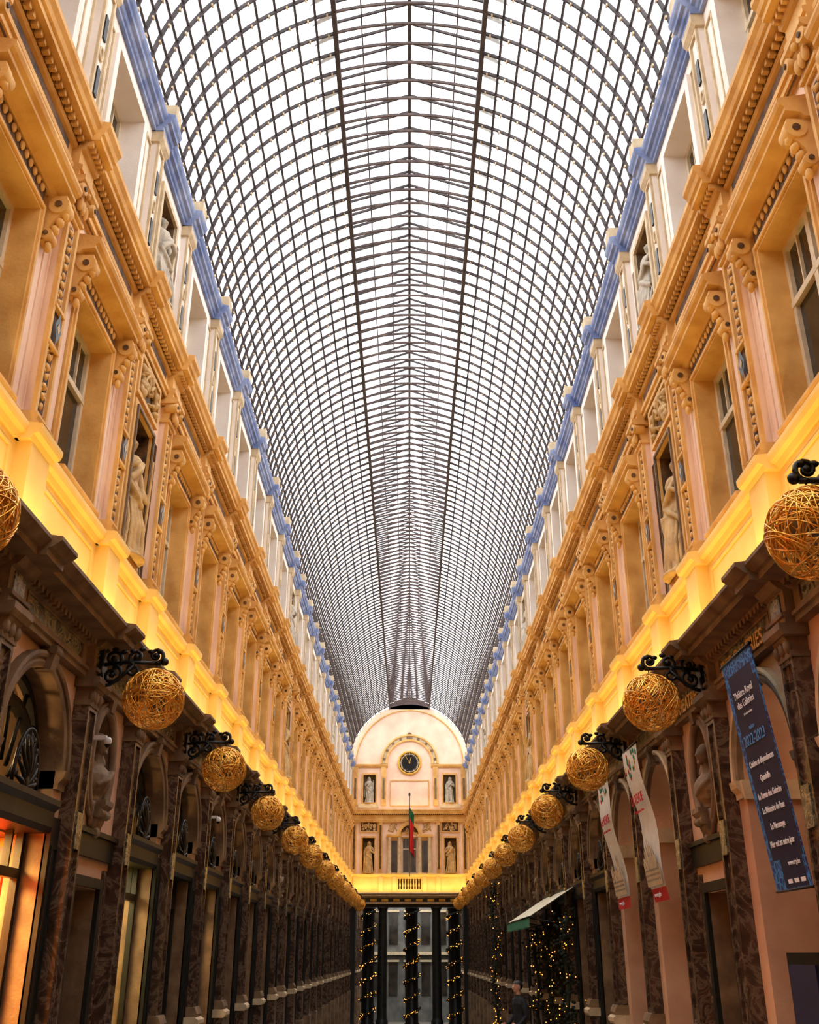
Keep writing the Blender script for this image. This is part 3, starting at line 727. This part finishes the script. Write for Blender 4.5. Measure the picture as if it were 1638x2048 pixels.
mb.tube([(.08,.76*cos(t),cz+.76*sin(t)) for t in [2*pi*k/40 for k in range(40)]],.075,'gold_letter',8,True)
mb.tube([(.08,.6*cos(t),cz+.6*sin(t)) for t in [2*pi*k/40 for k in range(40)]],.02,'cream_stone',6,True)
mb.face([(.05,.78*cos(t),cz+.78*sin(t)) for t in [2*pi*k/40 for k in range(40)]],'clock_dark')
mb.face([(.06,.5*cos(t),cz+.5*sin(t)) for t in [2*pi*k/40 for k in range(40)]],'iron_black')
for k in range(12):
    t = 2*pi*k/12; mb.tube([(.09,.54*cos(t),cz+.54*sin(t)),(.09,.68*cos(t),cz+.68*sin(t))],.028,'cream_stone',5)
mb.tube([(.12,0,cz),(.12,.12,cz+.38)],.022,'gold_letter',5); mb.tube([(.12,0,cz),(.12,-.3,cz+.5)],.016,'gold_letter',5)
mb.ell((.12,0,cz),(.04,.06,.06),'gold_letter')
o = obj('wall_clock', mb.mesh('wall_clock')); o.matrix_world = EM
for u, z, me, s_ in ((-2.75,7.2,sm0,1.05),(2.75,7.2,sm1,1.05),(-2.75,11.72,sp1,.9),(2.75,11.72,sp0,.9)):
    o = obj('stone_statue', me); o.matrix_world = Matrix.Translation((u,Y1+.08,z)) @ Matrix.Rotation(-pi/2,4,'Z') @ Matrix.Scale(s_,4)
mb = MB(); mb.tube([(0,0,6.9),(0,0,12.1)],.035,'iron_black',8); mb.ell((0,0,12.15),(.07,.07,.13),'iron_black')
rows = []
for j in range(21):
    z = 11.3-2.7*j/20
    rows.append([(.03+.3*k/10*(1-.25*sin(j/20*pi)), .12*sin(k*1.5+j*.1)*(k/10), z-.5*(k/10)) for k in range(11)])
for j in range(20):
    mb.grid(rows[j:j+2],'flag_green' if j < 5 else 'flag_red')
o = obj('flag_on_pole', mb.mesh('flag_on_pole')); o.matrix_world = Matrix.Translation((0,Y1-.6,0))

# ---- beyond: street and next arcade
N = empty('next_arcade')
for sgn in (1,-1):
    y = 79.4
    for k in range(9):
        obj('shopfront_bay', SHOP, N, Matrix.Translation((-4*sgn, y, 0)) @ Matrix.Scale(sgn, 4, (1,0,0)))
        obj('pilaster', PIL, N, Matrix.Translation((-4*sgn, y-1.4, 0)) @ Matrix.Scale(sgn, 4, (1,0,0))); y += 2.8
mb = MB()
mb.box(-8,-4.3,70.6,112,-4,9,'street_facade'); mb.box(4.3,8,70.6,112,-4,9,'street_facade')
mb.box(-8,8,111,111.4,-4,9,'street_facade')
for x in (-3.3,-1.65,0,1.65,3.3):
    for z0 in (-1.5,3.2): 
        mb.box(x-.45,x+.45,110.85,111,z0,z0+3,'dark_glass')
        mb.box(x-.6,x+.6,110.6,111,z0+3.05,z0+3.25,'cream_stone')
mb.box(-8,8,110.3,111,2.2,2.5,'cream_stone')
obj('street_block', mb.mesh('street_block'), N)

def garland(name, pts, cnt, jit, rb, foliage, seed, rf=.05):
    rr = random.Random(seed); mb = MB(); n = len(pts)-1
    if foliage:
        mb.tube(pts, foliage, 'garland_green', 6)
        for k in range(cnt*3):
            t = rr.uniform(0,n-.001); i = int(t); a = Vector(pts[i]).lerp(Vector(pts[i+1]),t-i)
            mb.ell(a+Vector((rr.gauss(0,jit),rr.gauss(0,jit),rr.gauss(0,jit))),(rf,rf*.5,rf*.7),'garland_green',5,3)
    for k in range(cnt):
        t = rr.uniform(0,n-.001); i = int(t); a = Vector(pts[i]).lerp(Vector(pts[i+1]),t-i)
        mb.ell(a+Vector((rr.gauss(0,jit),rr.gauss(0,jit),rr.gauss(0,jit))),(rb,rb,rb),'fairy_bulb',5,4)
    return obj(name, mb.mesh(name))
for x in (-2.75,.15,3.0):
    mb = MB(); mb.lathe([(.5,-2.3),(.5,-1.9),(.42,-1.8),(.4,4.9),(.46,5.0),(.46,5.2)],x,72.2,'iron_black',20); o = obj('dark_column', mb.mesh('dark_column'))
    pts = [(x+.48*cos(t*1.0),72.2+.48*sin(t*1.0),-2+7*t/(2*pi*7)) for t in [2*pi*7*k/140 for k in range(141)]]
    garland('fairy_light_garland', pts, 280, .05, .024, .05, int(x*10)+50)
def wall_garland(x, y, z0, z1, cnt, jit, rb, seed, fol=.05):
    pts = [(x+.05*sin(k),y+.05*cos(k*1.7),z0+(z1-z0)*k/14) for k in range(15)]
    garland('fairy_light_garland', pts, cnt, jit, rb, fol, seed, .05)
wall_garland(3.5,44.5,-.8,5.0,80,.1,.018,3); wall_garland(3.5,27,0,3.0,60,.12,.011,4); wall_garland(3.5,24.3,0,3.0,60,.12,.011,5)
wall_garland(3.5,30.0,-.2,2.9,40,.12,.012,6)
garland('fairy_light_curtain', [(-4.55,15.0+.12*k,1.0+1.9*(k % 2)) for k in range(9)], 130, .03, .010, 0, 8)

# ---- awning
mb = MB(); ya, yb_ = 25.2, 30.9; ax = 2.82
mb.grid([[(3.93,y,3.70),(ax,y,3.03)] for y in (ya,yb_)],'awning_cream',smooth=False)
mb.grid([[(3.93,y,3.68),(ax,y,3.01)] for y in (ya,yb_)],'awning_cream',smooth=False)
nv = 28
for k in range(nv):
    y = ya+(yb_-ya)*k/nv; y2 = ya+(yb_-ya)*(k+1)/nv
    mb.face([(ax,y,3.03),(ax,y2,3.03),(ax-.01,y2,2.82),(ax-.01,(y+y2)/2,2.77),(ax-.01,y,2.82)],'awning_green')
mb.tube([(ax,ya,3.02),(ax,yb_,3.02)],.02,'iron_black',6)
for y in (ya+.05,(ya+yb_)/2,yb_-.05): mb.tube([(3.93,y,3.0),(3.4,y,2.9),(ax+.01,y,3.0)],.018,'iron_black',5)
obj('shop_awning', mb.mesh('shop_awning'))
mb = MB(); mb.box(3.52,3.6,9.35,10.15,.1,2.22,'iron_black'); mb.box(3.5,3.52,9.42,10.08,.5,2.12,'banner_navy'); mb.box(3.4,3.72,9.4,9.46,0,.1,'iron_black'); mb.box(3.4,3.72,10.04,10.1,0,.1,'iron_black')
obj('notice_board', mb.mesh('notice_board'))

# ---- shop interiors
def shop_int(y, wall, extra, e, col):
    mb = MB(); mb.box(-5.75,-5.6,y-1.3,y+1.3,0,3.4,wall); mb.box(-5.6,-4.35,y+1.2,y+1.3,0,3.4,wall); mb.box(-5.6,-4.35,y-1.3,y-1.2,0,3.4,wall); mb.box(-5.6,-4.35,y-1.3,y+1.3,3.4,3.45,'shop_inner')
    if extra:
        mb.box(-5.2,-4.5,y+1.12,y+1.2,2.75,3.3,'red_panel'); mb.box(-5.58,-5.5,y-.9,y+.9,2.3,3.2,'red_panel')
        mb.box(-5.6,-4.6,y-1.2,y+1.2,1.2,1.24,'shop_inner'); mb.box(-5.2,-4.8,y+.4,y+.8,1.24,1.8,'red_panel'); mb.box(-5.2,-4.7,y-.5,y+.1,1.24,1.6,'yellow_wall')
    obj('shop_display', mb.mesh('shop_display'))
    l = bpy.data.lights.new('shop_light','AREA'); l.energy = e; l.color = col; l.size = .8
    lo = obj('shop_ceiling_light', l); lo.location = (-5.0,y,3.38)
shop_int(10.5,'orange_wall',True,520,(1,.58,.18)); shop_int(7.7,'orange_wall',True,300,(1,.58,.18)); shop_int(15.5,'yellow_wall',False,130,(1,.8,.42)); shop_int(21.1,'yellow_wall',False,60,(1,.7,.35))
for y, e_ in ((10.5,110),(7.7,80),(15.5,40),(18.3,50),(21.1,40),(23.9,40),(26.7,50),(29.5,50),(35,60),(40.6,60),(46.2,60),(54,60),(60,60)):
    l = bpy.data.lights.new('shop_light','POINT'); l.energy = e_; l.color = (1,.6,.25); l.shadow_soft_size = .15
    lo = obj('shop_pendant_light', l); lo.location = (-5.2,y,4.4)
for y in (21.8,24.6,27.4,30.2,35.9,41.5,47,55,61):
    l = bpy.data.lights.new('shop_light','POINT'); l.energy = 50; l.color = (1,.6,.25); l.shadow_soft_size = .15
    lo = obj('shop_pendant_light', l); lo.location = (5.2,y,4.4)
for y in (11.2,16.8,19.6):
    l = bpy.data.lights.new('lobby_light','POINT'); l.energy = 16; l.color = (1,.75,.5); l.shadow_soft_size = .15
    lo = obj('lobby_ceiling_light', l); lo.location = (5.3,y,4.7)

# ---- writing
def text(body, size, mtl, parent, x, y, z=.012, align='CENTER', ext=.002, sx=1, bold=0):
    cu = bpy.data.curves.new('lettering','FONT'); cu.body = body; cu.size = size; cu.align_x = align; cu.extrude = ext; cu.offset = bold
    cu.materials.append(MATS[mtl]); o = bpy.data.objects.new('lettering', cu); C.collection.objects.link(o); o.parent = parent
    o.matrix_local = Matrix.Translation((x,y,z)) @ Matrix.Scale(sx,4,(1,0,0)); return o
def face_mat(top, bot):
    top = Vector(top); bot = Vector(bot); yv = (top-bot).normalized(); xv = Vector((0,-1,0)); zv = xv.cross(yv).normalized()
    M_ = Matrix((xv,yv,zv)).transposed().to_4x4(); M_.translation = (top+bot)/2; return M_, (top-bot).length
M_, L = face_mat((3.58,10.62,5.2),(3.86,10.62,2.8))
bn = empty('theatre_banner', M_)
mb = MB(); hw = .5
mb.box(-hw,hw,-L/2,L/2,-.006,.004,'banner_blue'); mb.box(-hw+.1,hw-.02,-L/2+.3,L/2-.3,.004,.006,'banner_navy'); mb.box(-hw+.3,hw-.08,-L/2+.02,-L/2+.3,.004,.006,'banner_navy')
mb.box(-hw+.12,hw-.1,L/2-.3,L/2-.16,.004,.006,'banner_navy')
mb.tube([(-hw-.03,L/2,0),(hw+.03,L/2,0)],.018,'iron_black',6); mb.tube([(-hw-.03,-L/2,0),(hw+.03,-L/2,0)],.014,'iron_black',6)
for k in range(3): mb.box(-.1+.18*k,.02+.18*k,-L/2+.06,-L/2+.1,.006,.008,'text_white')
obj('panel', mb.mesh('panel'), bn)
text('Théâtre Royal',.11,'text_white',bn,0,.78); text('des Galeries',.11,'text_white',bn,0,.67); text('Direction artistique',.035,'text_white',bn,0,.58)
text('saison',.07,'text_cyan',bn,0,.42); text('2022-2023',.16,'text_cyan',bn,0,.27)
for k, (s_, yy) in enumerate((('Cuisine et dépendances',.05),('Quadrille',-.12),('La Revue des Galeries',-.29),("La Mémoire de l'eau",-.44),('Le Mensonge',-.61),('Hier est un autre jour',-.78))):
    text(s_,.09,'text_white',bn,0.02,yy,sx=.88,bold=.0015)
text('www.trg.be',.07,'text_white',bn,.2,-.98)
def revue(y, wv):
    M_, L = face_mat((3.55,y,5.25),(3.86,y,2.95)); e = empty('revue_banner', M_); mb = MB(); hw = .5
    n = 24
    def wz(t): return .035*sin(t*9+wv)
    rows = [[(-hw,-L/2+L*k/n,wz(k/n)),(hw,-L/2+L*k/n,wz(k/n+.05))] for k in range(n+1)]
    mb.grid(rows[:3],'banner_red'); mb.grid(rows[2:],'banner_white')
    rr = random.Random(int(y))
    for k in range(20):
        xx = rr.uniform(-.45,.45); yy = rr.uniform(.7,1.1)
        col = ['banner_red','awning_green','gold_letter','awning_green'][k % 4]
        mb.ell((xx,yy,wz((yy+L/2)/L)),(.04,.05,.008),col,8,4)
    for k in range(16):
        xx = -.46+.06*k; h = rr.uniform(.2,.6); t0 = (-.9+L/2)/L
        mb.box(xx,xx+.045,-.93,-.9+h,wz(t0)+.03,wz(t0)+.042,'cream_stone'); mb.face([(xx,-.9+h,wz(t0)+.04),(xx+.045,-.9+h,wz(t0)+.04),(xx+.0225,-.8+h,wz(t0)+.04)],'street_facade')
        for q in range(3): mb.box(xx+.012,xx+.03,-.86+q*.07,-.83+q*.07,wz(t0)+.04,wz(t0)+.046,'street_facade')
    mb.tube([(-hw-.03,L/2,0),(hw+.03,L/2,0)],.018,'iron_black',6)
    obj('panel', mb.mesh('revue_panel'), e)
    text('LA REVUE',.2,'text_red',e,0,.3,.06,sx=.95,bold=.004); text('Théâtre Royal des Galeries',.06,'text_red',e,0,.16,.06)
    text('www.trg.be',.09,'text_white',e,0,-1.09,.06)
revue(16.2,0); revue(19.0,2)
def frieze(body, y, size, x=3.86, z=5.405):
    M_, L = face_mat((x,y,z+.1),(x,y,z-.1)); e = empty('frieze_lettering', M_); text(body,size,'gold_letter',e,0,-.09,.01,ext=.006,bold=.003)
frieze('DES GALERIES',11.2,.25); frieze('THEATRE',13.7,.25)

for y in (12.4,20.2):
    mb = MB(); mb.box(-3.98,-3.76,y-.03,y+.03,4.64,4.69,'white_plastic'); mb.ell((-3.74,y,4.62),(.05,.05,.055),'white_plastic',12,8); mb.ell((-3.74,y,4.585),(.036,.036,.045),'iron_black',12,8)
    obj('surveillance_camera', mb.mesh('surveillance_camera'))

# ---- pedestrian
def person():
    mb = MB(); j = 'jacket'
    mb.tube([(0,0,.86),(0,0,.98),(.0,0,1.15),(.01,0,1.32),(.01,0,1.42),(.01,0,1.48)],[.15,.155,.15,.17,.13,.06],j,16)
    for p in range(len(mb.v)):
        x,y,z = mb.v[p]; mb.v[p] = (x*.72,y*(1.12 if z < 1.45 else 1),z)
    mb.tube([(.01,0,1.44),(.025,0,1.56)],[.062,.055],'skin',12)
    mb.ell((.035,0,1.635),(.092,.075,.115),'skin',18,14); mb.ell((.0,0,1.665),(.1,.085,.1),'hair',16,12)
    mb.tube([(.122,0,1.655),(.142,0,1.62)],[.01,.016],'skin',7); mb.ell((.1,0,1.555),(.03,.03,.025),'skin')
    for sg in (-1,1):
        mb.ell((.02,sg*.08,1.63),(.02,.01,.032),'skin')
        st = .12*sg
        mb.tube([(0,sg*.09,.9),(st*.6,sg*.1,.5),(st*.3-.02,sg*.1,.1)],[.095,.065,.045],j,12)
        mb.tube([(st*.3-.05,sg*.1,.05),(st*.3+.15,sg*.1,.035)],[.05,.035],j,10)
        mb.tube([(0,sg*.17,1.4),(.0,sg*.23,1.25),(-.02,sg*.25,1.1),(.12,sg*.23,.96),(.2,sg*.2,.93)],[.065,.06,.05,.042,.032],j,12)
    me = remesh_mesh(mb,'pedestrian_body',.014,None,2)
    for k in ('jacket','trousers','skin','hair','iron_black'): me.materials.append(MATS[k])
    for p in me.polygons:
        c = p.center
        if c.z > 1.49:
            hair = c.z > 1.69 or c.x < .0 + (c.z-1.6)*.35
            p.material_index = 3 if (hair and c.z > 1.54) else 2
        elif c.z < .09: p.material_index = 4
        elif c.z < .86 and abs(c.y) < .19: p.material_index = 1
        else: p.material_index = 0
    e = empty('pedestrian'); obj('body', me, e)
    mb = MB()
    for sg in (-1,1):
        mb.ell((.07+.04,sg*.03,1.645),(.012,.014,.008),'white_plastic',8,6); mb.ell((.119,sg*.03,1.645),(.006,.006,.006),'iron_black',8,6)
        mb.tube([(.118,sg*.015,1.667),(.11,sg*.05,1.667)],.005,'hair',5)
        mb.ell((.25,sg*.2,.92),(.05,.018,.042),'skin',10,8)
        for f_ in range(4):
            zz = .95-.02*f_; l_ = (.07,.08,.075,.06)[f_]
            mb.tube([(.28,sg*.2,zz),(.28+l_*.6,sg*.198,zz-.006),(.28+l_*.8,sg*.18,zz-.02)],[.0095,.009,.007],'skin',6)
        mb.tube([(.23,sg*.19,.95),(.265,sg*.165,.965),(.29,sg*.16,.955)],[.012,.01,.008],'skin',6)
    mb.tube([(.125,-.022,1.587),(.13,0,1.589),(.125,.022,1.587)],.005,'red_panel',5)
    obj('face_and_hands', mb.mesh('face_and_hands'), e)
    return e
pe = person(); pe.matrix_world = Matrix.Translation((2.3,23.2,fz(23.2))) @ Matrix.Rotation(radians(205),4,'Z')

# ---- lights
L_ = Y1-Y0-1
for sgn in (1,-1):
    l = bpy.data.lights.new('cornice_uplight','AREA'); l.shape = 'RECTANGLE'; l.size = .05; l.size_y = L_; l.energy = 620; l.color = (1,.66,.18)
    o = obj('cornice_uplight', l)
    d = Vector((-.2*sgn,0,.97)).normalized(); zv = -d; yv = Vector((0,1,0)); xv = yv.cross(zv)
    M_ = Matrix((xv,yv,zv)).transposed().to_4x4(); M_.translation = (-3.5*sgn,(Y0+Y1)/2,5.97); o.matrix_world = M_
def endstrip(y, z, e, col):
    l = bpy.data.lights.new('cornice_uplight','AREA'); l.shape = 'RECTANGLE'; l.size = 7; l.size_y = .05; l.energy = e; l.color = col
    o = obj('cornice_uplight', l); d = Vector((0,.35,.92)).normalized(); zv = -d; xv = Vector((1,0,0)); yv = zv.cross(xv)
    M_ = Matrix((xv,yv,zv)).transposed().to_4x4(); M_.translation = (0,y,z); o.matrix_world = M_
endstrip(Y1-.6,6.05,60,(1,.7,.25)); endstrip(Y1-.4,11.35,12,(1,.78,.45))

w = bpy.data.worlds.new('overcast_sky'); scene.world = w; w.use_nodes = True
bg = w.node_tree.nodes['Background']; bg.inputs[0].default_value = (.98,.98,1,1); bg.inputs[1].default_value = 4.6

cam = bpy.data.cameras.new('camera'); co = obj('camera', cam); scene.camera = co
cam.lens = 1985*36/2048; cam.sensor_width = 36; cam.clip_end = 500
co.location = (0,0,2.2); co.rotation_euler = (radians(90+24.05),0,0)
